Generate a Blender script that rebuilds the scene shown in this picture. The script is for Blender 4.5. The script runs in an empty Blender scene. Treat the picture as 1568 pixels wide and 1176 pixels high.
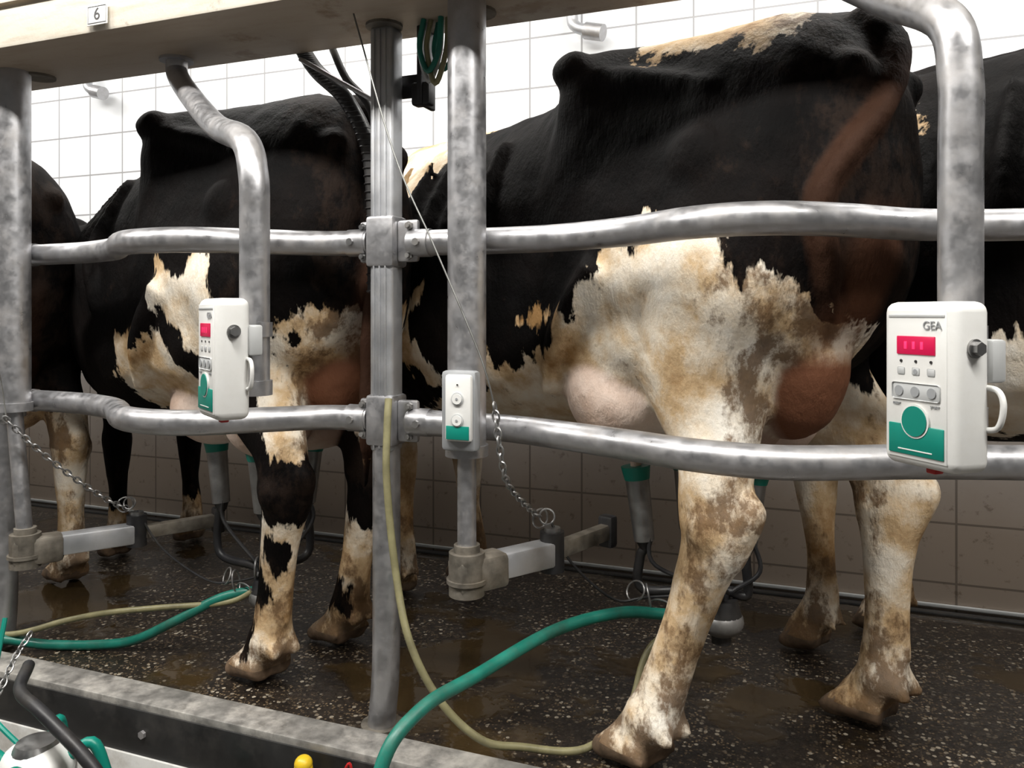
import bpy, bmesh, math, numpy as np
from mathutils import Vector, Matrix, Euler, noise
scene=bpy.context.scene
try:
    scene.view_settings.view_transform='Standard'
    scene.view_settings.look='None'
except Exception as e: print(e)

# ------------------------------------------------------------ materials
def new_mat(name):
    m=bpy.data.materials.new(name); m.use_nodes=True
    nt=m.node_tree; b=nt.nodes['Principled BSDF']
    return m,nt,b
def N(nt,t,**kw):
    n=nt.nodes.new(t)
    for k,v in kw.items():
        if k in n.inputs: n.inputs[k].default_value=v
        else: setattr(n,k,v)
    return n
def ramp(nt,stops,interp='LINEAR'):
    r=nt.nodes.new('ShaderNodeValToRGB'); cr=r.color_ramp; cr.interpolation=interp
    while len(cr.elements)<len(stops): cr.elements.new(0.5)
    for e,(p,c) in zip(cr.elements,stops):
        e.position=p; e.color=(c[0],c[1],c[2],1) if hasattr(c,'__len__') else (c,c,c,1)
    return r
def coords(nt,scale=(1,1,1),kind='Object',rot=(0,0,0)):
    tc=nt.nodes.new('ShaderNodeTexCoord'); mp=nt.nodes.new('ShaderNodeMapping')
    mp.inputs['Scale'].default_value=scale; mp.inputs['Rotation'].default_value=rot
    nt.links.new(tc.outputs[kind],mp.inputs['Vector']); return mp.outputs['Vector']
def mixc(nt,fac,a,b,mode='MIX'):
    m=nt.nodes.new('ShaderNodeMix'); m.data_type='RGBA'; m.blend_type=mode
    for sock,v in ((m.inputs[0],fac),(m.inputs[6],a),(m.inputs[7],b)):
        if isinstance(v,(int,float)): sock.default_value=v
        elif isinstance(v,tuple): sock.default_value=(v[0],v[1],v[2],1)
        else: nt.links.new(v,sock)
    return m.outputs[2]
def math_(nt,op,a,b=None,clamp=False):
    m=nt.nodes.new('ShaderNodeMath'); m.operation=op; m.use_clamp=clamp
    for i,v in enumerate((a,b)):
        if v is None: continue
        if isinstance(v,(int,float)): m.inputs[i].default_value=v
        else: nt.links.new(v,m.inputs[i])
    return m.outputs[0]
def noise_(nt,vec,scale,detail=4,rough=.55):
    n=nt.nodes.new('ShaderNodeTexNoise'); n.inputs['Scale'].default_value=scale
    n.inputs['Detail'].default_value=detail; n.inputs['Roughness'].default_value=rough
    nt.links.new(vec,n.inputs['Vector']); return n.outputs['Fac']
def bump(nt,b,h,strength=.3,dist=.01):
    bp=nt.nodes.new('ShaderNodeBump'); bp.inputs['Strength'].default_value=strength
    bp.inputs['Distance'].default_value=dist
    nt.links.new(h,bp.inputs['Height']); nt.links.new(bp.outputs['Normal'],b.inputs['Normal'])

def simple(name,col,rough=.5,metal=0,var=.25,scale=25,dirt=None,dirtamt=.5,bumpamt=.05,spec=.5,dscale=9):
    m,nt,b=new_mat(name); v=coords(nt)
    n=noise_(nt,v,scale); lo=tuple(c*(1-var) for c in col); hi=tuple(min(1,c*(1+var*.5)) for c in col)
    c=ramp(nt,[(.3,lo),(.7,hi)]); nt.links.new(n,c.inputs[0]); out=c.outputs[0]
    rr=ramp(nt,[(.3,max(0,rough-.1)),(.7,min(1,rough+.12))]); nt.links.new(n,rr.inputs[0]); rout=rr.outputs[0]
    if dirt:
        n2=noise_(nt,v,dscale,8,.72); r=ramp(nt,[(.46,0),(.68,dirtamt)]); nt.links.new(n2,r.inputs[0])
        out=mixc(nt,r.outputs[0],out,dirt); rout=mixc(nt,r.outputs[0],rout,(.75,.75,.75))
        if metal: 
            nt.links.new(math_(nt,'MULTIPLY',math_(nt,'SUBTRACT',1.0,r.outputs[0]),metal),b.inputs['Metallic'])
    elif metal: b.inputs['Metallic'].default_value=metal
    nt.links.new(out,b.inputs['Base Color']); nt.links.new(rout,b.inputs['Roughness'])
    b.inputs['Specular IOR Level'].default_value=spec
    if bumpamt: bump(nt,b,n,bumpamt,.004)
    return m
M={}
M['galv']=simple('galvanised_steel',(.45,.45,.465),.36,.85,.12,40,(.24,.20,.16),.32,.05,dscale=18)
M['alu']=simple('aluminium',(.50,.51,.53),.42,.7,.10,18,(.28,.24,.19),.3,.04,dscale=14)
M['darkmetal']=simple('dirty_metal',(.20,.18,.15),.6,.5,.5,30,(.09,.07,.045),.8,.4)
M['stainless']=simple('stainless',(.36,.36,.36),.38,.95,.2,30,(.15,.12,.08),.4)
M['white']=simple('white_plastic',(.72,.72,.70),.38,0,.04,8,(.45,.41,.34),.18,0)
M['grey']=simple('grey_plastic',(.30,.31,.32),.4,0,.1,8)
M['lgrey']=simple('light_grey_plastic',(.48,.49,.49),.4,0,.1,8)
M['teal']=simple('teal_plastic',(.0,.20,.15),.4,0,.1,8,None,0,0)
M['greenhose']=simple('green_hose',(.01,.17,.125),.38,0,.3,20,(.05,.045,.03),.5)
M['yellowhose']=simple('olive_hose',(.25,.23,.12),.4,0,.3,20,(.10,.085,.05),.6)
M['rubber']=simple('black_rubber',(.016,.016,.018),.45,0,.3,30,(.07,.06,.045),.3,.1)
M['yellow']=simple('yellow_plastic',(.75,.5,.02),.4,0,.1)
M['red']=simple('red_plastic',(.5,.02,.02),.4,0,.1)
M['wire']=simple('wire',(.22,.22,.21),.45,.8,.2)
def emis(name,c,s):
    m,nt,b=new_mat(name); b.inputs['Base Color'].default_value=(*c,1); b.inputs['Emission Color'].default_value=(*c,1); b.inputs['Emission Strength'].default_value=s; b.inputs['Roughness'].default_value=.3; return m
M['display']=emis('red_display',(.45,.005,.05),.45)
M['digits']=emis('lit_digits',(.8,.03,.12),.9)
M['tube']=emis('lamp_tube',(1,1,1),8)
# painted beam
m,nt,b=new_mat('cream_paint_rusty'); v=coords(nt)
n1=noise_(nt,v,5,8,.7); n2=noise_(nt,coords(nt,(1,4,8)),7,5,.6)
r1=ramp(nt,[(.55,0),(.63,.85)]); nt.links.new(n1,r1.inputs[0])
c=mixc(nt,r1.outputs[0],(.68,.63,.54),(.18,.11,.06))
r2=ramp(nt,[(.48,0),(.78,.6)]); nt.links.new(n2,r2.inputs[0])
c=mixc(nt,r2.outputs[0],c,(.42,.33,.22))
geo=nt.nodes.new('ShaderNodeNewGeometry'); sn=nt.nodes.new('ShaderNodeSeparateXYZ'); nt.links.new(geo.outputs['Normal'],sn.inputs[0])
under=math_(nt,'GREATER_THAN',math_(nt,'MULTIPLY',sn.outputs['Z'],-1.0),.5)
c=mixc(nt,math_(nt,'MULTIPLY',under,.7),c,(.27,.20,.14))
nt.links.new(c,b.inputs['Base Color']); b.inputs['Roughness'].default_value=.6
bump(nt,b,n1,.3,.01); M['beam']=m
# tiles
m,nt,b=new_mat('glazed_wall_tiles'); v=coords(nt,(1,1,1),'Object',(math.radians(-90),0,0))
br=N(nt,'ShaderNodeTexBrick',offset=0.0,squash=1.0); nt.links.new(v,br.inputs['Vector'])
br.inputs['Scale'].default_value=1; br.inputs['Brick Width'].default_value=.215; br.inputs['Row Height'].default_value=.2
br.inputs['Mortar Size'].default_value=.004; br.inputs['Mortar Smooth'].default_value=.2
br.inputs['Color1'].default_value=(.78,.80,.83,1); br.inputs['Color2'].default_value=(.75,.77,.80,1); br.inputs['Mortar'].default_value=(.32,.32,.33,1)
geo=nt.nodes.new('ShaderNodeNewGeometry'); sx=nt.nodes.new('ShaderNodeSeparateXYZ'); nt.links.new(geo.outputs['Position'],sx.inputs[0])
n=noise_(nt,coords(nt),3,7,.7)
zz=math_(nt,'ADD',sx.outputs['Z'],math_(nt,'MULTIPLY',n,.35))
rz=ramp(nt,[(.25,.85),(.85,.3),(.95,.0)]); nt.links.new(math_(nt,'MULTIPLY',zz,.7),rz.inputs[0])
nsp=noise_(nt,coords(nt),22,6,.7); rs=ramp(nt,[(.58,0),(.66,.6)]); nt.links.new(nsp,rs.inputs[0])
c=mixc(nt,rz.outputs[0],br.outputs['Color'],mixc(nt,br.outputs['Fac'],(.29,.21,.14),(.16,.12,.085)))  # browner towards the floor: dirt, plus the cows' shade put into the colour
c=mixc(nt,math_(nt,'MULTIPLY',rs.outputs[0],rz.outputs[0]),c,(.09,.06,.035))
nt.links.new(c,b.inputs['Base Color']); b.inputs['Roughness'].default_value=.35
bump(nt,b,br.outputs['Fac'],-.4,.004); M['tiles']=m
# floor
m,nt,b=new_mat('wet_rubber_floor'); v=coords(nt)
def specks(scale,thr,dist):
    vo=N(nt,'ShaderNodeTexVoronoi'); vo.inputs['Scale'].default_value=scale; nt.links.new(v,vo.inputs['Vector'])
    sc=nt.nodes.new('ShaderNodeSeparateColor'); nt.links.new(vo.outputs['Color'],sc.inputs[0])
    return math_(nt,'MULTIPLY',math_(nt,'GREATER_THAN',sc.outputs[0],thr),math_(nt,'LESS_THAN',vo.outputs['Distance'],dist)),sc.outputs[1]
s1,c1=specks(85,.70,.42); s2,c2=specks(160,.6,.45)
big=noise_(nt,v,1.9,5,.6); wet=ramp(nt,[(.515,0),(.56,1)]); nt.links.new(big,wet.inputs[0])
pat=ramp(nt,[(.38,.08),(.52,1)]); nt.links.new(noise_(nt,v,5,6,.7),pat.inputs[0])
fine=noise_(nt,v,45,5,.7); cf=ramp(nt,[(.3,(.005,.004,.0035)),(.7,(.030,.022,.016))]); nt.links.new(fine,cf.inputs[0])
dry=math_(nt,'SUBTRACT',1.0,wet.outputs[0])
spc=mixc(nt,c1,(.06,.04,.022),(.42,.37,.29)); spc2=mixc(nt,c2,(.05,.032,.018),(.20,.145,.085))
c=mixc(nt,math_(nt,'MULTIPLY',math_(nt,'MULTIPLY',s2,dry),pat.outputs[0]),cf.outputs[0],spc2)
c=mixc(nt,math_(nt,'MULTIPLY',math_(nt,'MULTIPLY',s1,dry),pat.outputs[0]),c,spc)
c=mixc(nt,math_(nt,'MULTIPLY',wet.outputs[0],.85),c,(.045,.029,.012))
nt.links.new(c,b.inputs['Base Color'])
rr=mixc(nt,wet.outputs[0],(.34,.34,.34),(.07,.07,.07)); nt.links.new(rr,b.inputs['Roughness'])
b.inputs['Specular IOR Level'].default_value=.5
bh=math_(nt,'ADD',math_(nt,'MULTIPLY',math_(nt,'ADD',fine,math_(nt,'ADD',s1,s2)),dry),math_(nt,'MULTIPLY',noise_(nt,v,14,3,.5),.25)); bump(nt,b,bh,.6,.006); M['floor']=m
M['curb']=simple('worn_steel_curb',(.30,.29,.27),.5,.45,.45,30,(.55,.52,.47),.7,.3)
M['black_panel']=simple('black_panel',(.013,.013,.013),.5,0,.4,12,(.05,.045,.04),.5,.1)
M['pitwall']=simple('pit_wall_paint',(.6,.6,.58),.5,0,.1,6,(.2,.15,.1),.5,.1)
M['ceiling']=simple('ceiling_paint',(.6,.6,.59),.7,0,.05,6)
M['concrete']=simple('pit_concrete',(.14,.13,.12),.6,0,.3,12,(.08,.07,.05),.5,.2)
# cow coat
def coat_mat(name):
    m,nt,b=new_mat(name); v=coords(nt)
    at=nt.nodes.new('ShaderNodeAttribute'); at.attribute_name='coat'; s=nt.nodes.new('ShaderNodeSeparateColor'); nt.links.new(at.outputs['Color'],s.inputs[0])
    R,G,B=s.outputs
    n1=noise_(nt,coords(nt,(26,26,9)),1.0,4,.6); nn=noise_(nt,coords(nt,(60,60,22)),1.6,3,.6)
    e=math_(nt,'ADD',R,math_(nt,'MULTIPLY',math_(nt,'SUBTRACT',n1,.5),.44))
    e=math_(nt,'ADD',e,math_(nt,'MULTIPLY',math_(nt,'SUBTRACT',nn,.5),.07))
    w=ramp(nt,[(.485,0),(.515,1)]); nt.links.new(e,w.inputs[0])
    big=noise_(nt,v,5,6,.65)
    wc=ramp(nt,[(.34,(.32,.18,.07)),(.46,(.60,.43,.25)),(.56,(.80,.70,.56)),(.68,(.86,.81,.72))]); nt.links.new(big,wc.inputs[0])
    dn=noise_(nt,coords(nt,(1,1,.65)),17,8,.72)
    dr=math_(nt,'MULTIPLY',math_(nt,'SUBTRACT',math_(nt,'ADD',dn,math_(nt,'MULTIPLY',B,.28)),.625),9.,True)
    dcol=mixc(nt,noise_(nt,v,30,5,.7),(.045,.026,.015),(.28,.16,.075))
    wcol=mixc(nt,math_(nt,'MULTIPLY',dr,.88),wc.outputs[0],dcol)
    bc=ramp(nt,[(.4,(.0018,.0015,.0015)),(.7,(.006,.004,.0035))]); nt.links.new(big,bc.inputs[0])
    bcol=mixc(nt,math_(nt,'MULTIPLY',dr,.22),bc.outputs[0],(.05,.03,.02))
    c=mixc(nt,w.outputs[0],bcol,wcol)
    pk=ramp(nt,[(.3,(.58,.40,.30)),(.65,(.80,.68,.60))]); nt.links.new(big,pk.inputs[0])
    pcol=mixc(nt,math_(nt,'MULTIPLY',math_(nt,'SUBTRACT',B,.12),1.7,True),pk.outputs[0],(.15,.06,.03))
    c=mixc(nt,G,c,pcol)
    nt.links.new(c,b.inputs['Base Color']); b.inputs['Roughness'].default_value=.68
    sp=mixc(nt,w.outputs[0],(.07,.07,.07),(.22,.22,.22)); nt.links.new(sp,b.inputs['Specular IOR Level'])
    hb=math_(nt,'ADD',math_(nt,'MULTIPLY',nn,.6),math_(nt,'ADD',dn,math_(nt,'MULTIPLY',big,1.5)))
    bump(nt,b,hb,.5,.009)
    return m
M['coat']=coat_mat('cow_coat'); M['hoof']=simple('hoof_horn',(.20,.13,.08),.6,0,.6,25,(.05,.035,.02),.8,.5)
M['eye']=simple('cow_eye',(.01,.008,.006),.1,0,.1)

# ------------------------------------------------------------ mesh helpers
def cr(P,n,closed=False):
    P=[np.array(p,float) for p in P]; L=len(P); out=[]
    rng=range(L) if closed else range(L-1)
    for i in rng:
        if closed: a,b_,c_,d=P[(i-1)%L],P[i],P[(i+1)%L],P[(i+2)%L]
        else:
            b_,c_=P[i],P[i+1]; a=P[i-1] if i>0 else 2*b_-c_; d=P[i+2] if i+2<L else 2*c_-b_
        for k in range(n):
            t=k/n; out.append(.5*((2*b_)+(-a+c_)*t+(2*a-5*b_+4*c_-d)*t*t+(-a+3*b_-3*c_+d)*t**3))
    if not closed: out.append(P[-1])
    return out
def bm_loft(rings,closed=False,caps=True):
    bm=bmesh.new(); R=[[bm.verts.new(p) for p in r] for r in rings]; n=len(R[0]); K=len(R)
    for i in range(K if closed else K-1):
        a=R[i]; b=R[(i+1)%K]
        for j in range(n): bm.faces.new((a[j],a[(j+1)%n],b[(j+1)%n],b[j]))
    if caps and not closed:
        bm.faces.new(list(reversed(R[0]))); bm.faces.new(R[-1])
    bmesh.ops.recalc_face_normals(bm,faces=bm.faces); return bm
def bm_tube(pts,r,sides=12,spl=6,closed=False):
    rr=r if hasattr(r,'__len__') else [r]*len(pts)
    P=[(*p,q) for p,q in zip(pts,rr)]
    if spl and len(P)>2: P=cr(P,spl,closed)
    P=[np.array(p,float) for p in P]; C=[Vector(p[:3]) for p in P]; K=len(C); rings=[]
    t0=(C[1]-C[0]).normalized(); up=Vector((0,0,1)) if abs(t0.z)<.9 else Vector((0,1,0)); nrm=(up-t0*up.dot(t0)).normalized()
    for i in range(K):
        if closed: t=(C[(i+1)%K]-C[i-1])
        else: t=(C[min(i+1,K-1)]-C[max(i-1,0)])
        t.normalize(); nrm=(nrm-t*nrm.dot(t)).normalized(); bi=t.cross(nrm)
        rings.append([C[i]+(nrm*math.cos(a)+bi*math.sin(a))*P[i][3] for a in [2*math.pi*j/sides for j in range(sides)]])
    return bm_loft(rings,closed)
class MB:
    def __init__(s): s.bm=bmesh.new(); s.mats=[]
    def add(s,t,mat,mtx=None,smooth=True):
        if mat not in s.mats: s.mats.append(mat)
        i=s.mats.index(mat)
        if mtx is not None: t.transform(mtx)
        for f in t.faces: f.material_index=i; f.smooth=smooth
        me=bpy.data.meshes.new('t'); t.to_mesh(me); t.free(); s.bm.from_mesh(me); bpy.data.meshes.remove(me)
    def box(s,c,size,mat,rot=(0,0,0),bev=.003,seg=2):
        t=bmesh.new(); bmesh.ops.create_cube(t,size=1)
        bmesh.ops.scale(t,vec=size,verts=t.verts)
        if bev: bmesh.ops.bevel(t,geom=list(t.edges),offset=bev,segments=seg,affect='EDGES',profile=.5)
        s.add(t,mat,Matrix.Translation(c)@Euler(rot).to_matrix().to_4x4())
    def beam(s,p0,p1,w,h,mat,bev=.003):
        p0=Vector(p0);p1=Vector(p1);d=p1-p0; q=d.to_track_quat('X','Z')
        t=bmesh.new(); bmesh.ops.create_cube(t,size=1); bmesh.ops.scale(t,vec=(d.length,w,h),verts=t.verts)
        if bev: bmesh.ops.bevel(t,geom=list(t.edges),offset=bev,segments=2,affect='EDGES',profile=.5)
        s.add(t,mat,Matrix.Translation((p0+p1)/2)@q.to_matrix().to_4x4())
    def tube(s,pts,r,mat,sides=14,spl=6,closed=False): s.add(bm_tube(pts,r,sides,spl,closed),mat)
    def cyl(s,p0,p1,r,mat,sides=20,r2=None): s.add(bm_tube([p0,p1],[r,r if r2 is None else r2],sides,0),mat)
    def sph(s,c,r,mat,rot=(0,0,0)):
        t=bmesh.new(); bmesh.ops.create_uvsphere(t,u_segments=20,v_segments=12,radius=1)
        rad=r if hasattr(r,'__len__') else (r,r,r); bmesh.ops.scale(t,vec=rad,verts=t.verts)
        s.add(t,mat,Matrix.Translation(c)@Euler(rot).to_matrix().to_4x4())
    def ring(s,c,R,r,mat,nrm=(0,0,1),stretch=1,sides=8,seg=20,axis=None):
        nrm=Vector(nrm).normalized(); a=Vector(axis) if axis is not None else (Vector((1,0,0)) if abs(nrm.x)<.9 else Vector((0,0,1)))
        a=(a-nrm*a.dot(nrm)).normalized(); b=nrm.cross(a); c=Vector(c)
        pts=[c+a*R*stretch*math.cos(2*math.pi*k/seg)+b*R*math.sin(2*math.pi*k/seg) for k in range(seg)]
        s.tube(pts,r,mat,sides,0,True)
    def chain(s,pts,mat,link=.011,r=.0022):
        P=[Vector(p) for p in cr(pts,12)]; acc=0; k=0; step=link*1.5
        for i in range(len(P)-1):
            seg=P[i+1]-P[i]; L=seg.length; d=seg.normalized()
            while acc<L:
                up=Vector((0,0,1)) if abs(d.z)<.8 else Vector((0,1,0)); n=d.cross(up).normalized()
                if k%2: n=d.cross(n).normalized()
                s.ring(P[i]+d*acc,link*.6,r,mat,n,1.7,6,10,axis=d); k+=1; acc+=step
            acc-=L
    def finish(s,name,mtx=None,parent=None):
        for e in s.bm.edges:
            if len(e.link_faces)==2 and e.calc_face_angle(0)>.75: e.smooth=False
        me=bpy.data.meshes.new(name); s.bm.to_mesh(me); s.bm.free()
        for m in s.mats: me.materials.append(M[m])
        o=bpy.data.objects.new(name,me); scene.collection.objects.link(o)
        if mtx is not None: o.matrix_world=mtx
        if parent: o.parent=parent
        return o
def text(s,body,size,loc,mat,parent,rot=(math.radians(90),0,0),ext=.0004,name='label'):
    cu=bpy.data.curves.new(name,'FONT'); cu.body=body; cu.size=size; cu.extrude=ext; cu.align_x='CENTER'; cu.align_y='CENTER'
    o=bpy.data.objects.new(name,cu); scene.collection.objects.link(o); cu.materials.append(M[mat]); o.location=loc; o.rotation_euler=rot; o.parent=parent
    return o

# ------------------------------------------------------------ room
def slab(name,pts,mat,thick_dir):
    bm=bmesh.new(); a=[bm.verts.new(p) for p in pts]; d=Vector(thick_dir); b=[bm.verts.new(Vector(p)+d) for p in pts]; n=len(a)
    bm.faces.new(a); bm.faces.new(list(reversed(b)))
    for i in range(n): bm.faces.new((a[i],b[i],b[(i+1)%n],a[(i+1)%n]))
    bmesh.ops.recalc_face_normals(bm,faces=bm.faces)
    me=bpy.data.meshes.new(name); bm.to_mesh(me); bm.free(); me.materials.append(M[mat]); o=bpy.data.objects.new(name,me); scene.collection.objects.link(o); return o
X0,X1=-7.,3.6
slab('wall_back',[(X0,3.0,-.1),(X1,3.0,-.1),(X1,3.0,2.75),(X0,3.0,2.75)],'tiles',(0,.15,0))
fl=slab('floor',[(X0,1.37,0),(X0,2.62,0),(X0,2.99,-.1),(X0,2.99,-.3),(X0,1.37,-.3)],'floor',(X1-X0,0,0))
slab('floor.001',[(X0,-2.5,-.9),(X1,-2.5,-.9),(X1,1.4,-.9),(X0,1.4,-.9)],'concrete',(0,0,-.1))
slab('ceiling',[(X0,-2.5,2.75),(X1,-2.5,2.75),(X1,3.0,2.75),(X0,3.0,2.75)],'ceiling',(0,0,.1))
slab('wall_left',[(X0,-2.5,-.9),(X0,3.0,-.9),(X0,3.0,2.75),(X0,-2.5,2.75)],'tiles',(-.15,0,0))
slab('wall_pit',[(X0,1.40,-.9),(X1,1.40,-.9),(X1,1.40,-.3),(X0,1.40,-.3)],'pitwall',(0,.1,0))
k=MB(); xm=(X0+X1)/2; W=X1-X0
k.box((xm,1.405,.015),(W,.085,.03),'curb',bev=.004)
k.box((xm,1.365,-.035),(W,.012,.10),'black_panel',bev=.002)
k.box((xm,1.362,-.195),(W,.014,.22),'pitwall',bev=.002)
for x in np.arange(-6,3,1.15):
    k.cyl((x,1.352,-.035),(x,1.362,-.035),.009,'galv',6)
k.finish('trim_pit_edge')
k=MB(); k.box((xm,2.93,-.080),(W,.13,.012),'black_panel',(-math.atan(.27),0,0),bev=.003); k.box((xm,2.992,-.075),(W,.012,.012),'lgrey',bev=.002); k.finish('baseboard_back')

# ------------------------------------------------------------ overhead beam
k=MB(); k.box((xm+.2,1.455,1.64),(W-1,.29,.24),'beam',bev=.008)
k.box((xm+.2,1.302,1.625),(W-1,.006,.012),'beam',bev=.001)
for x in (-1.9,-.87,-.653,.3): k.cyl((x,1.50,1.514),(x,1.50,1.522),.04,'darkmetal',16)
beam=k.finish('overhead_beam')
k=MB(); k.box((0,0,0),(.060,.002,.046),'white',bev=.0008)
st=k.finish('number_sticker',Matrix.Translation((-1.473,1.303,1.555)),None)
t=text(None,'6',.038,(0,-.0014,0),'rubber',st,name='digit')
k=MB()
k.tube([(-.026,0,-.018),(-.026,0,.018),(.026,0,.018),(.026,0,-.018)],.0009,'grey',6,0,True)
o=k.finish('border',None,st); o.location=(0,-.0014,0)
st.parent=beam

# ------------------------------------------------------------ posts
def post(x,name,y=1.52):
    k=MB()
    k.tube([(x,y,.64),(x,y,.3),(x-.002,y,.12),(x-.012,y-.002,0.0)],.030,'galv',24,6)
    k.cyl((x-.012,y,0.0),(x-.012,y,.008),.045,'darkmetal',20)
    k.box((x,y,1.06),(.056,.056,.92),'alu',bev=.012,seg=3)
    for dx in (-.014,0,.014): k.box((x+dx,y-.029,1.06),(.004,.005,.90),'alu',bev=.001)
    for z in (1.055,.67):
        k.box((x,y,z),(.068,.068,.11),'galv',bev=.008)
        for sx,wd in ((-1,.025),(1,.05)):
            k.box((x+sx*(.034+wd/2),y-.008,z),(wd,.014,.09),'galv',bev=.006)
            for dz in (-.032,.032):
                xx=x+sx*(.03+wd*.7)
                k.cyl((xx,y-.022,z+dz),(xx,y-.012,z+dz),.009,'stainless',6)
                k.cyl((xx,y-.029,z+dz),(xx,y-.02,z+dz),.005,'stainless',10)
    return k.finish(name)
post(-.876,'stall_post'); post(-2.05,'stall_post'); post(.75,'stall_post')
bul=[(.0,1.515),(.13,1.515),(.28,1.50),(.45,1.44),(.60,1.335),(.72,1.305),(.83,1.325),(.95,1.42),(1.06,1.50),(1.17,1.515)]
def rail(pts2,z,name):
    k=MB(); pts=[(a,b,z) for a,b in pts2]
    k.tube(pts,.0275,'galv',20,8)
    for e,sg in ((pts[0],1),(pts[-1],-1)):
        k.cyl((e[0]+sg*.002,e[1],z),(e[0]+sg*.05,e[1],z),.030,'galv',20)
        k.cyl((e[0]+sg*.03,e[1]-.036,z),(e[0]+sg*.03,e[1]-.028,z),.008,'stainless',8)
    return k.finish(name)
def shift(x0,sc): return [(x0+a*sc,b) for a,b in bul]
for z in (1.055,.67):
    rail(shift(-1.98,.91),z,'stall_rail')
    rail(shift(-3.18,.91),z,'stall_rail')
    rail(shift(.84,.91),z,'stall_rail')
rail([(-.815,1.515),(-.65,1.52),(-.49,1.51),(-.325,1.434),(-.188,1.33),(-.068,1.315),(.045,1.39),(.157,1.50),(.305,1.56),(.50,1.56),(.67,1.53)],1.05,'stall_rail')
rail([(-.815,1.515),(-.60,1.50),(-.466,1.455),(-.313,1.385),(-.19,1.325),(-.068,1.305),(.037,1.34),(.143,1.39),(.296,1.44),(.5,1.50),(.67,1.515)],.668,'stall_rail')

# ------------------------------------------------------------ service pipes with cluster arms
def service_pipe(x,y,zb,l1,l2,za,name,panel,xt=None):
    k=MB(); xt=x if xt is None else xt
    k.cyl((xt,y,zb),(xt,y,1.52),.0385,'galv',32)
    k.cyl((xt,y,zb-.01),(xt,y,zb+.012),.043,'galv',32)
    k.cyl((x,y,za+.03),(xt,y,zb),.019,'galv',20)
    k.cyl((x,y,za-.045),(x,y,za+.04),.036,'darkmetal',20)
    k.cyl((x,y,za+.04),(x,y,za+.055),.026,'darkmetal',16)
    k.cyl((x,y,za-.02),(x,y,za-.012),.041,'darkmetal',20)
    d=(Vector(l1)-Vector((x,y,za))).normalized()
    k.beam(Vector((x,y,za-.005))-d*.03,Vector((x,y,za-.005))+d*.085,.062,.07,'darkmetal',.012)
    k.beam(Vector((x,y,za))+d*.07,l1,.048,.052,'alu',.005)
    k.cyl((l1[0],l1[1],za-.035),(l1[0],l1[1],za+.05),.026,'rubber',20)
    k.cyl((l1[0],l1[1],za+.05),(l1[0],l1[1],za+.058),.018,'stainless',12)
    k.beam(l1,l2,.028,.036,'darkmetal',.005)
    k.box(l2,(.03,.04,.075),'rubber',(0,0,math.atan2(l2[1]-l1[1],l2[0]-l1[0])),.008)
    k.ring((l1[0]-.02,l1[1]-.02,za+.08),.02,.0022,'stainless',(1,-.6,0))
    k.ring((l1[0]-.005,l1[1]-.02,za+.085),.016,.0022,'stainless',(.3,-1,.3))
    if panel:
        x2=x+.012
        k.box((x2-.004,y-.045,.712),(.074,.03,.155),'grey',bev=.008)
        k.box((x2,y-.063,.719),(.056,.014,.128),'white',bev=.006)
        k.box((x2,y-.0705,.672),(.048,.002,.026),'teal',bev=.0008)
        for z in (.737,.696):
            k.cyl((x2,y-.0725,z),(x2,y-.069,z),.0125,'lgrey',24); k.cyl((x2,y-.0745,z),(x2,y-.069,z),.010,'white',24)
            k.cyl((x2,y-.0755,z),(x2,y-.069,z),.0025,'grey',12)
        k.cyl((x2,y-.0725,.764),(x2,y-.069,.764),.0015,'rubber',8)
    return k.finish(name)
service_pipe(-.653,1.45,.627,(-.53,1.62,.39),(-.46,1.825,.39),.385,'cluster_support_arm',True)
service_pipe(-1.885,1.45,.66,(-1.74,1.667,.30),(-1.63,1.858,.30),.30,'cluster_support_arm',False,-1.925)

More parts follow.
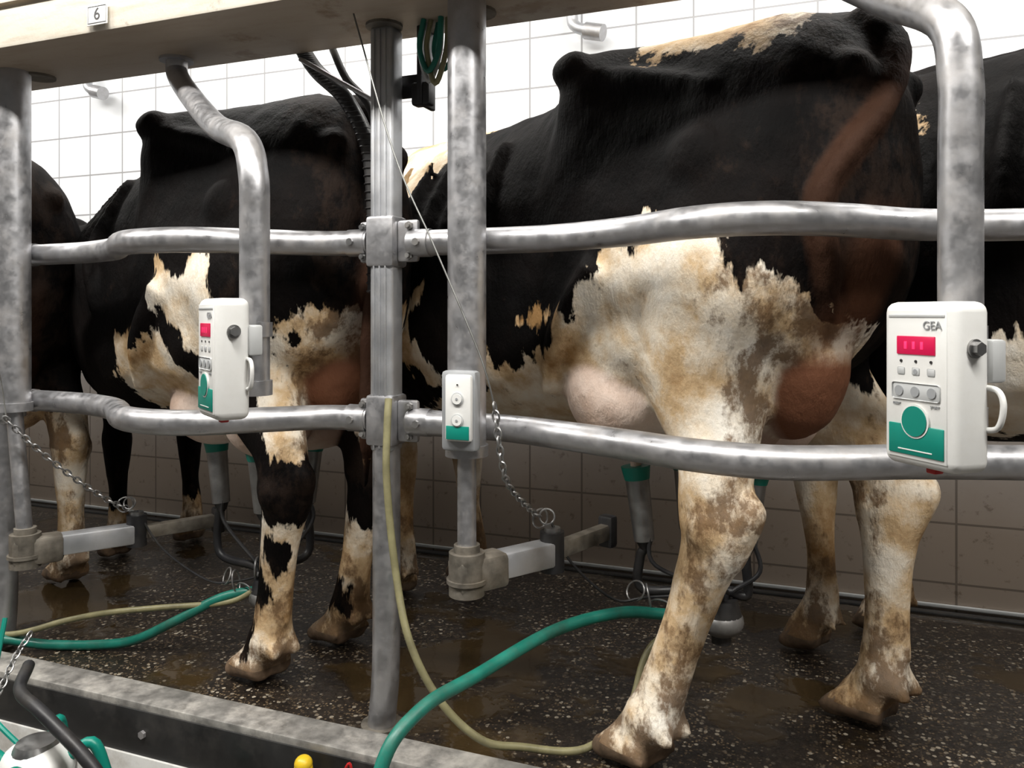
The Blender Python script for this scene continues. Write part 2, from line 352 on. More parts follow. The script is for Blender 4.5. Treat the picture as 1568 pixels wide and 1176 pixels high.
# ------------------------------------------------------------ display units on bent poles
def display(px,py,top,yaw,zc,name,mids,offx):
    k=MB()
    k.tube([top]+mids+[(px,py,.98),(px,py,.76)],.0255,'galv',24,8)
    k.cyl((top[0],top[1],top[2]-.006),(top[0],top[1],top[2]),.04,'galv',20)
    k.cyl((px,py,.86),(px,py,.885),.030,'galv',24); k.cyl((px,py,.76),(px,py,.785),.030,'galv',24)
    root=k.finish(name)
    b=MB()
    w,d,h=.108,.056,.198
    b.box((0,0,0),(w,d,h),'white',bev=.013,seg=4)
    F=-d/2
    b.box((0,F+.0005,.0),(w-.022,.003,h-.02),'white',bev=.001)
    b.box((0,F-.0015,.082),(.082,.001,.003),'lgrey',bev=.0003)
    b.box((0,F-.0012,.047),(.056,.003,.022),'display',bev=.001)
    for i,c in enumerate((-.014,-.002,.010)): b.box((c,F-.0030,.047),(.004,.0006,.009),'digits',bev=.0002)
    for x in (-.022,0,.022): b.cyl((x,F-.002,.028),(x,F+.001,.028),.0018,'rubber',10)
    for x in (-.022,.0,.022): b.box((x,F-.0012,.016),(.011,.002,.009),'lgrey',bev=.0015)
    b.cyl((0,F-.0025,.016),(0,F,.016),.003,'grey',10)
    b.box((0,F-.0012,-.008),(.070,.002,.020),'lgrey',bev=.003)
    for x in (-.024,0,.024): b.cyl((x,F-.0035,-.008),(x,F,-.008),.0062,'grey',16)
    b.box((0,F-.0014,-.066),(w-.028,.003,.036),'teal',bev=.001)
    b.cyl((0,F-.0036,-.043),(0,F,-.043),.0205,'white',32); b.cyl((0,F-.0048,-.043),(0,F,-.043),.0180,'teal',32)
    b.box((0,F-.0032,-.078),(.05,.0006,.0015),'white',bev=.0002)
    b.cyl((w/2-.002,.0,.045),(w/2+.010,.0,.045),.008,'stainless',6); b.cyl((w/2,.0,.045),(w/2+.003,.0,.045),.011,'stainless',20)
    b.tube([(w/2-.01,.022,.0),(w/2+.010,.024,-.003),(w/2+.017,.024,-.02),(w/2+.010,.024,-.045),(w/2-.01,.022,-.05)],.0035,'white',10,6)
    b.box((0,.0,-.101),(.014,.014,.012),'red',bev=.002)
    b.box((w/2-.022,d/2+.008,.03),(.05,.022,.05),'lgrey',bev=.004)
    m=Matrix.Translation((px,py,zc))@Matrix.Rotation(yaw,4,'Z')@Matrix.Translation((offx,-.056,0))
    o=b.finish('control_box',m); o.parent=root
    text(None,'GEA',.014,(.024,F-.002,.0705),'grey',o)
    for x,z,s in ((-.028,-.024,'RESET'),(.028,-.024,'START')): text(None,s,.0045,(x,F-.0020,z),'grey',o)
    return root
display(.165,1.12,(-.02,1.44,1.52),math.radians(-50),.815,'milk_meter_display',[(.0,1.38,1.46),(.09,1.24,1.345),(.152,1.14,1.27),(.165,1.12,1.19),(.165,1.12,1.10)],.014)
display(-.904,1.12,(-1.46,1.52,1.52),math.radians(-33),.826,'milk_meter_display',[(-1.43,1.50,1.46),(-1.16,1.31,1.29),(-.96,1.16,1.21),(-.908,1.122,1.14),(-.904,1.12,1.06)],.014)

# ------------------------------------------------------------ cows
def sdpoly(x,z,poly):
    p=np.array(poly,float); n=len(p); d=np.full(x.shape,1e9); inside=np.zeros(x.shape,bool)
    for i in range(n):
        ax,az=p[i]; bx,bz=p[(i+1)%n]; ex,ez=bx-ax,bz-az
        t=np.clip(((x-ax)*ex+(z-az)*ez)/(ex*ex+ez*ez+1e-12),0,1)
        d=np.minimum(d,np.hypot(x-ax-t*ex,z-az-t*ez))
        c=((az>z)!=(bz>z))&(x<ex*(z-az)/(ez if abs(ez)>1e-9 else 1e-9)+ax); inside^=c
    return np.where(inside,d,-d)
def leg_tube(rows,sides=16,sub=5):
    P=cr(rows,sub); rings=[]; K=len(P); Y=Vector((0,1,0))
    for i in range(K):
        c=Vector(P[i][:3]); t=(Vector(P[min(i+1,K-1)][:3])-Vector(P[max(i-1,0)][:3])).normalized()
        s=(Y-t*Y.dot(t)).normalized(); f=s.cross(t)
        ra,rb=P[i][3],P[i][4]
        rings.append([c+f*ra*math.cos(a)+s*rb*math.sin(a) for a in [2*math.pi*j/sides for j in range(sides)]])
    return bm_loft(rings)
ST=[ # x zt | wa za | wm zm | wl zl | zb
 (-.29,1.30,.05,1.27,.08,1.14,.06,1.02,.97),
 (-.25,1.41,.09,1.36,.15,1.15,.12,.95,.88),
 (-.15,1.485,.13,1.41,.225,1.15,.20,.86,.78),
 (.0,1.505,.15,1.435,.265,1.14,.23,.82,.72),
 (.18,1.50,.19,1.44,.28,1.12,.24,.76,.68),
 (.32,1.49,.245,1.455,.27,1.20,.25,.78,.66),
 (.44,1.455,.17,1.405,.26,1.10,.26,.76,.63),
 (.62,1.43,.14,1.385,.305,1.08,.28,.72,.59),
 (.90,1.42,.13,1.375,.335,1.04,.29,.69,.565),
 (1.15,1.43,.11,1.375,.30,1.05,.24,.69,.57),
 (1.34,1.445,.08,1.385,.25,1.07,.19,.72,.60),
 (1.52,1.40,.075,1.34,.19,1.08,.13,.80,.70),
 (1.70,1.35,.06,1.30,.12,1.12,.09,.93,.87),
 (1.90,1.33,.06,1.29,.10,1.17,.08,1.04,1.0),
 (2.02,1.33,.06,1.29,.09,1.20,.07,1.10,1.07)]
def cow(name,O,h,coat,legs,bend=0,hs=1.0,voxel=.011,uz=0,uy=.11,us=1.0,ry=0,tail=None,lk=1.08):
    k=MB()
    rows=cr(ST,4); rings=[]
    for r in rows:
        x,zt,wa,za,wm,zm,wl,zl,zb=r
        loop=[(0,zt),(wa,za),(wm,zm),(wl,zl),(0,zb),(-wl,zl),(-wm,zm),(-wa,za)]
        rings.append([Vector((x,p[0],p[1])) for p in cr(loop,4,True)])
    k.add(bm_loft(rings),'coat')
    k.tube([(-.2,0,1.45),(.0,0,1.49),(.35,0,1.475),(.7,0,1.425),(1.1,0,1.43),(1.35,0,1.44)],.024,'coat',10,4)
    for s in (-1,1):
        k.sph((.33,s*.235,1.44),(.055,.045,.045),'coat'); k.sph((-.235,s*.095,1.33),(.05,.035,.045),'coat')
        k.tube([(.33,s*.232,1.425),(.12,s*.20,1.37),(-.05,s*.165,1.32),(-.22,s*.10,1.32)],[.035,.035,.035,.03],'coat',10,4)
        k.sph((-.0,s*.235,1.19),(.07,.04,.07),'coat')
        k.tube([(.22,s*.265,1.0),(.33,s*.275,.86),(.42,s*.23,.72)],[.05,.030,.03],'coat',8,4)
        for i in range(5):
            xr=.62+i*.11
            k.tube([(xr,s*.20,1.34),(xr-.02,s*.318,1.12),(xr-.05,s*.318,.92)],[.01,.022,.012],'coat',8,4)
    for i,(hk,ft,s) in enumerate(legs['hind']):
        hx,hy=hk; fx,fy=ft
        L=lambda t:(hx+(fx-.05-hx)*t, hy+(fy-hy)*t)
        y2=s*.17+ (hy-s*.2)*.5
        c1=L(.2);c2=L(.55);c3=L(.88);c4=L(1.0)
        rows=[(.02,s*.12,1.27,.15,.08),(.0,s*.15,1.13,.20,.115),(.01,s*.17,.98,.205,.12),(.03,y2,.85,.175,.11),(.015+hx*.2,y2,.73,.128,.085),
              (hx*.7+.0,hy*.8+y2*.2,.62,.088,.062),(hx+.005,hy,.53,.072*lk,.052*lk),(hx,hy,.48,.072*lk,.05*lk),(c1[0],c1[1],.41,.053*lk,.044*lk),(c2[0],c2[1],.28,.042*lk,.038*lk),
              (c3[0],c3[1],.155,.046*lk,.044*lk),(c4[0],c4[1],.115,.054*lk,.052*lk),(c4[0]+.035,c4[1],.075,.045,.047),(c4[0]+.05,c4[1],.045,.056,.05)]
        k.add(leg_tube(rows),'coat')
        k.tube([(hx*.8-.03,hy,.66),(hx-.055,hy,.57),(hx-.076,hy,.535),(hx-.064,hy,.49),(hx-.035,hy,.42)],[.018,.022,.031,.026,.02],'coat',10,4)
        k.sph((hx+.03,hy,.50),(.045,.056,.055),'coat'); k.sph((hx-.0,hy+s*.04,.49),(.04,.03,.045),'coat')
        k.tube([(c1[0]-.038,c1[1],.40),(c2[0]-.040,c2[1],.28),(c3[0]-.044,c3[1],.16)],.014,'coat',8,4)
        k.sph((.16,s*.205,.86),(.085,.075,.10),'coat'); k.sph((.19,s*.20,.79),(.045,.045,.05),'coat')
        for q in (-1,1):
            k.tube([(c4[0]-.01,fy+q*.022,.05),(fx+.01,fy+q*.035,.045),(fx+.05,fy+q*.038,.028),(fx+.078,fy+q*.033,.016)],[.036,.032,.025,.013],'coat',12,4)
            k.tube([(c4[0]-.035,c4[1]+q*.026,.120),(c4[0]-.066,c4[1]+q*.031,.085)],[.019,.015],'coat',8,0)
    for (fx,fy,s) in legs['front']:
        rows=[(1.30,s*.13,1.22,.11,.07),(1.32,s*.17,1.05,.15,.085),(1.24,s*.18,.88,.14,.085),(1.19,s*.18,.76,.11,.075),(1.20,s*.165,.64,.08,.06),
              (1.215,fy,.52,.06,.05),(1.22,fy,.455,.06,.055),(1.215,fy,.40,.052,.05),(1.205,fy,.27,.038,.034),(fx-.02,fy,.145,.045,.042),(fx-.01,fy,.11,.049,.046),(fx+.02,fy,.07,.045,.044),(fx+.03,fy,.045,.056,.05)]
        k.add(leg_tube(rows),'coat')
        for q in (-1,1):
            k.tube([(fx-.02,fy+q*.02,.05),(fx+.02,fy+q*.032,.045),(fx+.06,fy+q*.034,.026),(fx+.085,fy+q*.030,.015)],[.036,.033,.026,.013],'coat',12,4)
            k.tube([(fx-.05,fy+q*.022,.11),(fx-.07,fy+q*.024,.08)],[.015,.01],'coat',8,0)
    U=[((.27,uy,.70+uz),(.16*us,.155*us,.14*us)),((.27,-uy,.70+uz),(.16*us,.155*us,.14*us)),((.06,.07,.69+uz),(.15,.105,.15*us)),((.06,-.07,.69+uz),(.15,.105,.15*us)),((-.10,ry*.7,.80+uz*.5),(.12,.09,.16))]
    for c,r in U: k.sph(c,r,'coat')
    for x in (.28,.08):
        for s in (-1,1): k.tube([(x,s*.085,.62+uz),(x,s*.088,.53+uz*.7),(x,s*.088,.48)],[.022,.015,.012],'coat',10,3)
    tl=tail or [(-.20,0,1.445),(-.27,0,1.40),(-.315,.01,1.28),(-.32,.03,1.05),(-.31,.05,.85),(-.31,.05,.66),(-.30,.05,.50)]
    k.tube(tl,[.045,.036,.025,.020,.018,.022,.008],'coat',12,5)
    hd=[(1.96,0,1.26,.08,.09),(2.05,0,1.26,.115,.115),(2.15,0,1.19,.11,.105),(2.26,0,1.09,.085,.078),(2.36,0,1.00,.075,.072),(2.42,0,.95,.066,.07),(2.45,0,.925,.04,.045)]
    k.add(leg_tube(hd),'coat')
    for s in (-1,1):
        k.tube([(1.99,s*.08,1.30),(1.97,s*.16,1.29),(1.95,s*.23,1.26),(1.95,s*.27,1.235)],[.022,.038,.034,.01],'coat',10,4)
        k.sph((2.11,s*.09,1.235),(.035,.025,.03),'coat')
    k.tube([(2.40,-.05,.93),(2.42,0,.915),(2.40,.05,.93)],.022,'coat',8,3)
    src=k.finish('src')
    md=src.modifiers.new('r','REMESH'); md.mode='VOXEL'; md.voxel_size=voxel
    sm=src.modifiers.new('s','SMOOTH'); sm.factor=.5; sm.iterations=7 if voxel<.013 else 4
    dg=bpy.context.evaluated_depsgraph_get(); me=bpy.data.meshes.new_from_object(src.evaluated_get(dg)); me.name=name
    old=src.data; bpy.data.objects.remove(src); bpy.data.meshes.remove(old)
    n=len(me.vertices); co=np.empty(n*3); me.vertices.foreach_get('co',co); co=co.reshape(-1,3)
    no=np.array([v_.vector[:] for v_ in me.vertex_normals])
    x,y,z=co[:,0].copy(),co[:,1].copy(),co[:,2].copy()
    dsp=np.empty(n)
    for i in range(n):
        p=Vector((co[i,0]*1.0,co[i,1],co[i,2]*.8)); dsp[i]=noise.noise(p*8)*.007+noise.noise(p*21)*.0032
    wgt=np.clip((z-.06)/.1,0,1)*np.clip(.5+(z-.4)*1.5,.5,1)
    co=co+no*(dsp*wgt)[:,None]
    f=np.full(n,-1.)
    for side,poly in coat['white']:
        d=sdpoly(x,z,poly)
        if side=='L': d=np.where(y>-.0,d,-1)
        elif side=='R': d=np.where(y<=.0,d,-1)
        f=np.maximum(f,d)
    for (cx,cz,r,side) in coat.get('spots',[]):
        d=r-np.hypot(x-cx,(z-cz)*.8)
        if side=='L': d=np.where(y>0,d,-1)
        elif side=='R': d=np.where(y<=0,d,-1)
        f=np.where(d>-.1,np.minimum(f,-d),f)
    P=cr(tl,16); dt=np.full(n,9.)
    for p in P: dt=np.minimum(dt,np.sqrt((x-p[0])**2+(y-p[1])**2+(z-p[2])**2))
    tw=np.clip((.036-dt)/.010,0,1)*np.clip((-.19-x)/.03,0,1)*np.clip((1.42-z)/.05,0,1)*np.clip((z-tl[-1][2]-.02)/.08,0,1)
    f=np.where(f>0,f*(1-tw)-.3*tw,f)
    R=np.clip(.5+f*3.2,0,1)
    pk=np.zeros(n)
    for c,r in U:
        q=np.sqrt(((x-c[0])/r[0])**2+((y-c[1])/r[1])**2+((z-c[2])/r[2])**2)
        pk=np.maximum(pk,np.clip((1.07-q)/.08,0,1)*np.clip((.86-z)/.06,0,1))
    pk=pk*np.clip((.31-np.abs(y))/.04,0,1)*np.clip((x+.28)/.05,0,1)
    yc=ry*np.clip((1.35-z)/.4,0,1)
    pk=np.maximum(pk,np.clip((.075-np.abs(y-yc))/.04,0,1)*np.clip((-.05-x)/.05,0,1)*np.clip((z-.62)/.05,0,1)*np.clip((1.12-z)/.2,0,1)*.5)
    pk=np.where((np.abs(y)<.20)&(z<.70)&(z>.44)&(x>-.05)&(x<.5),np.maximum(pk,np.where(np.abs(y)<.13,1,0)*np.clip((z-.45)/.02,0,1)*(np.minimum(np.abs(x-.28),np.abs(x-.08))<.04)),pk)
    pk=pk*(1-tw)+.16*tw
    B=np.clip((.46-z)/.46,0,1)*.85+np.clip(1-np.hypot(x-coat.get('hx',-.12),z-.5)/.13,0,1)*.75+.12*np.clip((1.0-z),0,1)+np.clip((.02-x)*5,0,.7)*(z>.5)*np.clip((.2-np.abs(y-yc))/.08,.35,1)
    B=B*(1-tw)+1.0*tw
    B=np.where(z<.05,1,B)
    col=np.ones((n,4),np.float32); col[:,0]=R; col[:,1]=pk*coat.get('pink',1); col[:,2]=B
    at=me.color_attributes.new('coat','FLOAT_COLOR','POINT'); at.data.foreach_set('color',col.ravel())
    co2=co.copy()
    if bend:
        t=np.clip((x-.35)/1.1,0,1); co2[:,1]+= bend*(t*t*(3-2*t))
    co2[:,2]*=hs
    if coat.get('necky'):
        t2=np.clip((x-1.5)/.9,0,1); co2[:,1]+=coat['necky']*t2*t2
    co2[:,2]=np.maximum(co2[:,2],.001)
    me.vertices.foreach_set('co',co2.ravel().astype(np.float32))
    me.materials.clear(); me.materials.append(M['coat']); me.materials.append(M['hoof'])
    cnt=len(me.polygons); li=np.zeros(cnt,np.int32)
    for p in me.polygons:
        p.use_smooth=True
        if co[p.vertices[0]][2]<.052: li[p.index]=1
    me.polygons.foreach_set('material_index',li); me.update()
    o=bpy.data.objects.new(name,me); scene.collection.objects.link(o)
    o.matrix_world=Matrix.Translation((O[0],O[1],0))@Matrix.Rotation(math.atan2(h[1],h[0]),4,'Z')
    e=MB()
    xx=2.115; t=min(max((xx-.35)/1.1,0),1); off=bend*(t*t*(3-2*t))
    if coat.get('necky'): off+=coat['necky']*((xx-1.5)/.9)**2
    for s in (-1,1): e.sph((xx,s*.108+off,1.235*hs),.019,'eye')
    eo=e.finish('eyes'); eo.parent=o
    return o
def toW(O,h,p): return (O[0]+h[0]*p[0]-h[1]*p[1], O[1]+h[1]*p[0]+h[0]*p[1], p[2])

O1=(-.105,1.75);h1=(-.866,.5)
coat1={'necky':.3,'hx':-.06,'white':[('L',[(-.5,.60),(-.30,.78),(-.25,.86),(-.21,.93),(-.16,.97),(-.12,.95),(-.092,1.0),(-.085,1.08),(-.02,1.05),(.076,1.10),(.12,1.02),(.18,1.05),(.22,.96),(.26,.99),(.275,.886),(.32,.91),(.345,.843),(.386,.81),(.40,.84),(.48,.77),(.53,.77),(.56,.81),(.60,.72),(.8,.67),(1.0,.6),(1.5,.5),(1.5,-.1),(-.5,-.1)]),
 ('B',[(-.16,1.6),(-.15,1.44),(-.08,1.39),(-.05,1.44),(.1,1.42),(.2,1.45),(.23,1.6)]),
 ('B',[(.85,1.6),(.92,1.36),(1.0,1.25),(1.1,1.12),(1.3,1.1),(1.5,1.3),(1.5,1.6)]),
 ('L',[(.78,.98),(.86,.90),(.84,.82),(.74,.72),(.80,.70),(.93,.78),(.90,.92)]),
 ('L',[(.37,.90),(.41,.93),(.46,.88),(.41,.84)]),
 ('R',[(-.5,-.1),(-.5,.62),(-.1,.76),(.3,.72),(.6,.66),(1,.56),(1.5,.5),(1.5,-.1)])]}
cow('holstein_cow',O1,h1,coat1,{'hind':[((-.03,.20),(.12,.27),1),((-.15,-.24),(-.08,-.25),-1)],'front':[(1.22,.15,1),(1.20,-.11,-1)]},uz=.025,uy=.12,us=.94,ry=.09,
 tail=[(-.20,0,1.445),(-.27,.01,1.39),(-.295,.07,1.28),(-.262,.145,1.18),(-.235,.19,1.09),(-.24,.17,.98),(-.22,.11,.86)])
O2=(-1.26,1.76);h2=(-.95,.31)
coat2={'hx':-.14,'white':[('L',[(.26,1.07),(.22,1.09),(.17,1.02),(.12,1.01),(.06,1.09),(.0,1.08),(-.04,.98),(-.05,.85),(-.09,.74),(-.03,.69),(.05,.76),(.15,.88),(.22,.95)]),
 ('L',[(.47,.86),(.39,.90),(.35,.84),(.25,.88),(.2,.82),(.12,.74),(.06,.62),(.08,.5),(.45,.52),(.5,.7)]),
 ('L',[(.16,.74),(.03,.74),(-.0,.62),(-.03,.54),(.02,.46),(.12,.56)]),
 ('L',[(-.3,-.1),(-.3,.38),(-.12,.43),(-.04,.38),(.1,.46),(.3,-.1)]),
 ('B',[(-.5,.58),(-.5,.90),(-.22,.95),(-.17,.86),(-.13,.92),(-.10,.8),(-.09,.66),(-.15,.58)]),
 ('R',[(-.3,-.1),(-.3,.33),(-.1,.36),(.0,.45),(.3,.4),(.3,-.1)]),
 ('B',[(1.0,-.1),(1.0,.2),(1.5,.2),(1.5,-.1)])],
 'spots':[(-.06,.26,.045,'L'),(-.03,.14,.045,'L'),(-.13,.34,.03,'L'),(-.05,.16,.05,'R')]}
cow('holstein_cow',O2,h2,coat2,{'hind':[((-.13,.15),(-.02,.15),1),((-.12,-.12),(.0,-.11),-1)],'front':[(1.22,.15,1),(1.20,-.13,-1)]},bend=-.25,hs=.97,uz=-.03,us=.80,uy=.09)
O3=(-2.47,1.80);h3=(-.92,.39)
coat3={'pink':.25,'white':[('B',[(-.5,-.1),(-.5,.55),(.0,.66),(.4,.62),(.6,.5),(.6,-.1)]),('B',[(.1,1.6),(.1,1.3),(.5,1.28),(.6,1.6)])]}
cow('holstein_cow',O3,h3,coat3,{'hind':[((-.13,.16),(-.04,.18),1),((-.12,-.18),(-.05,-.19),-1)],'front':[(1.22,.15,1),(1.20,-.13,-1)]},voxel=.016,hs=.94)
O0=(1.12,1.77);h0=(-.866,.5)
coat0={'necky':.3,'white':[('L',[(.35,.82),(.5,.76),(.72,.85),(.75,.78),(.85,.66),(.82,.60),(.62,.62),(.4,.5)]),('B',[(.9,1.25),(.97,1.2),(1.0,1.26),(.95,1.32)]),
 ('B',[(1.0,-.1),(1.0,.55),(1.12,.78),(1.2,.8),(1.3,.6),(1.5,-.1)]),('B',[(-.5,-.1),(-.5,.6),(.3,.6),(.3,-.1)])]}
cow('holstein_cow',O0,h0,coat0,{'hind':[((-.13,.2),(-.02,.22),1),((-.12,-.2),(.0,-.2),-1)],'front':[(1.22,.14,1),(1.16,-.14,-1)]},voxel=.014,hs=1.05)

# ------------------------------------------------------------ milking clusters
def cluster(O,h,claw,name,green,yellow,cord):
    k=MB(); C=Vector(toW(O,h,claw))
    for x in (.28,.08):
        for s in (-1,1):
            t=Vector(toW(O,h,(x,s*.088,.55))); d=(C+Vector((0,0,.25))-t); d.z=0; d=d.normalized()*.02 if d.length>1e-4 else d
            b=t+Vector((0,0,-.17))+d
            k.cyl(t,t+(b-t)*.18,.034,'teal',20,.029); k.cyl(t+(b-t)*.18,b,.0275,'stainless',20,.0235)
            k.cyl(b,b+(b-t)*.12,.020,'rubber',16,.012)
            q=C+(b-C)*.14; q.z=C.z+.045
            k.tube([b+(b-t)*.1,b+(b-t)*.35+(b-C)*.1,(q+b)/2+Vector((b.x-C.x,b.y-C.y,0))*.45+Vector((0,0,-.05)),q+(b-C)*.12,q],.011,'rubber',10,6)
            k.tube([b+(b-t)*.0+Vector((.012,-.01,.02)),b+Vector((.03,-.02,-.05)),q+Vector((.02,-.02,.03))],.005,'rubber',8,6)
    k.sph(C,(.050,.050,.036),'stainless'); k.cyl(C+Vector((0,0,.015)),C+Vector((0,0,.05)),.045,'rubber',24,.035)
    k.cyl(C+Vector((0,0,-.05)),C+Vector((0,0,-.03)),.022,'rubber',16)
    k.ring(C+Vector((-.02,-.02,.08)),.025,.003,'stainless',(1,.5,0))
    k.tube([C+Vector((0,0,.02))]+green,.0125,'greenhose',14,8)
    k.tube([C+Vector((-.01,-.02,.03))]+yellow,.0078,'yellowhose',12,8)
    k.tube(cord+[C+Vector((0,0,.06))],.003,'rubber',8,6)
    g=Vector(cord[-1])
    for dx,dz,nr in ((0,.0,(1,.3,.2)),(.03,-.02,(.2,1,.4)),(-.03,.01,(.5,.6,-.3))):
        k.ring(g+Vector((dx,0,dz)),.022,.0022,'stainless',nr,1.3)
    return k.finish(name)
V=Vector
cluster(O1,h1,(.13,-.03,.21),'milking_cluster',
 [V((-.30,1.77,.235)),V((-.40,1.70,.25)),V((-.507,1.573,.244)),V((-.60,1.377,.218)),V((-.655,1.249,.2)),V((-.685,1.166,.13)),V((-.70,1.14,-.1)),V((-.70,1.17,-.4)),V((-.7,1.27,-.6))],
 [V((-.34,1.745,.17)),V((-.375,1.67,.06)),V((-.44,1.56,.018)),V((-.553,1.49,.035)),V((-.621,1.444,.06)),V((-.70,1.42,.136)),V((-.765,1.418,.244)),V((-.812,1.445,.374)),V((-.832,1.445,.55)),V((-.84,1.46,.66)),V((-.845,1.475,.72))],
 [V((-.53,1.62,.45)),V((-.50,1.66,.36)),V((-.42,1.72,.27)),V((-.35,1.76,.27))])
cluster(O2,h2,(.09,.05,.15),'milking_cluster',
 [V((-1.466,1.69,.151)),V((-1.58,1.645,.09)),V((-1.70,1.62,.03)),V((-1.80,1.59,.014)),V((-1.92,1.54,.016)),V((-2.05,1.44,.045)),V((-2.15,1.30,-.02)),V((-2.2,1.28,-.3)),V((-2.2,1.30,-.5))],
 [V((-1.45,1.69,.14)),V((-1.61,1.632,.125)),V((-1.75,1.58,.11)),V((-1.851,1.54,.09)),V((-2.0,1.49,.05)),V((-2.2,1.46,.05)),V((-2.4,1.46,.042))],
 [V((-1.74,1.667,.36)),V((-1.66,1.68,.26)),V((-1.52,1.69,.19)),V((-1.44,1.71,.19))])
k=MB()
k.tube([(-.896,1.42,1.52),(-.79,1.40,1.22),(-.70,1.39,1.04),(-.62,1.385,.874),(-.585,1.385,.79),(-.568,1.39,.722)],.0018,'wire',6,6)
k.chain([(-.568,1.39,.722),(-.558,1.40,.62),(-.56,1.45,.56),(-.555,1.57,.485),(-.55,1.60,.47)],'stainless',.011,.0022); k.finish('suspension_chain')
k=MB()
k.tube([(-2.1,1.42,1.52),(-2.0,1.40,1.0),(-1.90,1.39,.76),(-1.865,1.385,.638)],.0018,'wire',6,6)
k.chain([(-1.865,1.385,.638),(-1.83,1.44,.56),(-1.79,1.52,.47),(-1.765,1.60,.40),(-1.76,1.65,.37)],'stainless',.011,.0022); k.finish('suspension_chain')

# ------------------------------------------------------------ hoses & bracket near beam
k=MB()
pts=[(-1.16,1.62,1.53),(-1.122,1.62,1.48),(-1.03,1.60,1.40),(-.96,1.585,1.28),(-.94,1.58,1.12),(-.935,1.575,.95)]
k.tube(pts,.019,'rubber',14,6)
for p in cr(pts,9): k.sph(p,(.022,.022,.0055),'rubber')
k.tube([(-1.08,1.62,1.53),(-1.03,1.60,1.45),(-.95,1.58,1.36),(-.93,1.575,1.2),(-.93,1.57,.95)],.009,'rubber',10,6)
k.finish('corrugated_vacuum_hose')
k=MB(); k.box((-.80,1.56,1.435),(.012,.07,.17),'rubber',bev=.003); k.box((-.84,1.56,1.40),(.08,.012,.05),'rubber',bev=.003); k.box((-.80,1.545,1.375),(.045,.03,.05),'rubber',bev=.006)
k.beam((-1.14,1.58,1.50),(-.90,1.56,1.36),.022,.01,'galv'); k.finish('hose_bracket')
k=MB()
for i,(dx,mt,zl) in enumerate(((0,'greenhose',1.41),(.012,'yellowhose',1.385),(-.008,'lgrey',1.395),(.02,'greenhose',1.42))):
    k.tube([(-.775+dx,1.50+.01*i,1.52),(-.785+dx,1.50+.01*i,1.46),(-.765+dx,1.50+.01*i,zl),(-.74+dx,1.50+.01*i,1.45),(-.735+dx,1.50+.01*i,1.52)],.006,mt,10,6)
k.finish('hose_loop')
for nm,x,z in (('wall_pipe',-3.40,2.02),('wall_pipe',-.885,2.0)):
    k=MB(); k.tube([(x,2.95,2.75),(x,2.95,2.3),(x,2.95,z+.06),(x+.02,2.94,z),(x+.09,2.93,z-.03)],.022,'alu',14,6)
    k.cyl((x,2.95,z+.12),(x,2.95,z+.19),.034,'galv',20); k.box((x,2.98,z+.155),(.05,.038,.04),'galv'); k.cyl((x+.06,2.935,z-.022),(x+.13,2.925,z-.042),.032,'galv',20)
    k.finish(nm)

# ------------------------------------------------------------ pit-side bits
k=MB(); C=V((-1.40,1.10,.03))
k.sph(C,(.075,.06,.05),'white'); k.cyl(C+V((0,0,.02)),C+V((0,0,.05)),.05,'stainless',24,.035)
for a in range(4):
    an=a*math.pi/2+.5; d=V((math.cos(an),math.sin(an),0))
    k.tube([C+d*.04,C+d*.10+V((0,0,.04)),C+d*.13+V((0,0,-.03))],.011,'teal',10,6); k.cyl(C+d*.13+V((0,0,-.03)),C+d*.135+V((0,0,-.17)),.022,'stainless',18)
k.tube([(-1.55,1.2,.16),(-1.47,1.12,.155),(-1.36,1.08,.15),(-1.24,1.08,.08),(-1.17,1.1,-.02),(-1.15,1.2,-.2),(-1.15,1.34,-.3)],.012,'rubber',12,8)
k.tube([(-1.62,1.2,.25),(-1.60,1.16,.14),(-1.56,1.12,.10),(-1.50,1.10,.09),(-1.44,1.10,.06)],.005,'teal',8,6)
k.chain([(-1.60,1.24,.20),(-1.59,1.20,.17),(-1.57,1.15,.12)],'stainless',.01,.002)
k.tube([(-1.32,1.12,.02),(-1.22,1.20,-.03),(-1.15,1.33,-.06)],.008,'greenhose',8,6)
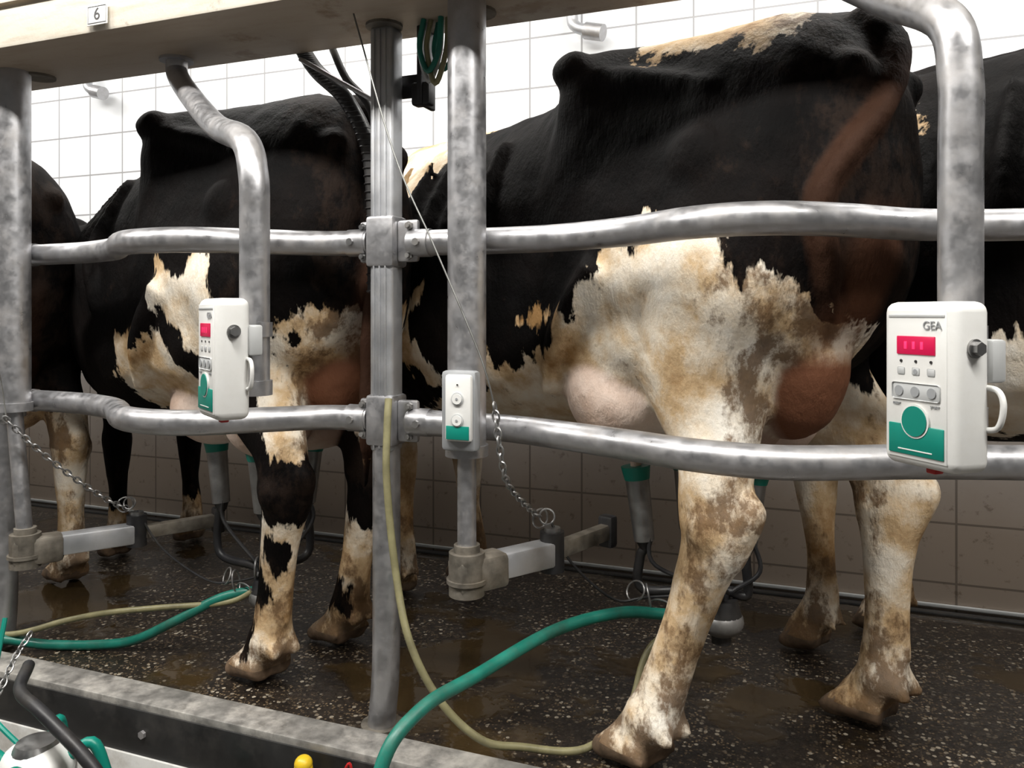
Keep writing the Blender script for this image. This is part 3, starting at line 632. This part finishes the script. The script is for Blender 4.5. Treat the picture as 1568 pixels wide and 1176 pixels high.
k.finish('parked_milking_unit')
k=MB(); k.cyl((-.955,1.33,-.03),(-.955,1.33,.0),.022,'yellow',20,.018); k.sph((-.955,1.33,.005),(.018,.018,.016),'yellow'); k.cyl((-.955,1.33,-.12),(-.955,1.33,-.03),.012,'stainless',14); k.cyl((-.955,1.37,-.10),(-.955,1.32,-.10),.010,'stainless',12)
k.finish('drain_valve')
k=MB(); k.tube([(-.93,1.345,-.14),(-.88,1.34,-.03),(-.855,1.34,.02),(-.85,1.345,-.03)],.003,'red',8,6); k.tube([(-.87,1.345,-.14),(-.83,1.33,-.03),(-.81,1.33,.01),(-.80,1.345,-.05)],.0035,'teal',8,6); k.finish('cable_pair')

# ------------------------------------------------------------ lights
def lamp(x,y,power,sx=1.5,sy=.2,z=2.66):
    k=MB(); k.box((x,y,z+.045),(sx,sy,.06),'white',bev=.01)
    for dy in (-.05,.05): k.cyl((x-sx/2+.05,y+dy,z),(x+sx/2-.05,y+dy,z),.013,'tube',12)
    o=k.finish('fluorescent_lamp')
    ld=bpy.data.lights.new('tube_light','AREA'); ld.shape='RECTANGLE'; ld.size=sx; ld.size_y=sy; ld.energy=power; ld.color=(1,.97,.92)
    lo=bpy.data.objects.new('tube_light',ld); scene.collection.objects.link(lo); lo.location=(x,y,z-.03); lo.parent=o
for x in (-4.2,-2.0,.2,2.2):
    lamp(x,2.2,30)
for x in (-3.2,-1.0,1.0): lamp(x,.30,78)
w=bpy.data.worlds.new('w'); scene.world=w; w.use_nodes=True; w.node_tree.nodes['Background'].inputs[0].default_value=(1,.97,.92,1); w.node_tree.nodes['Background'].inputs[1].default_value=.09

# ------------------------------------------------------------ camera
cd=bpy.data.cameras.new('camera'); cam=bpy.data.objects.new('camera',cd); scene.collection.objects.link(cam)
cam.location=(0,0,.9); cam.rotation_euler=(math.radians(90),0,math.radians(21)); cd.sensor_width=36; cd.lens=28.0; cd.shift_y=-.0689; cd.clip_start=.05
scene.camera=cam
print('done',len(bpy.data.objects))
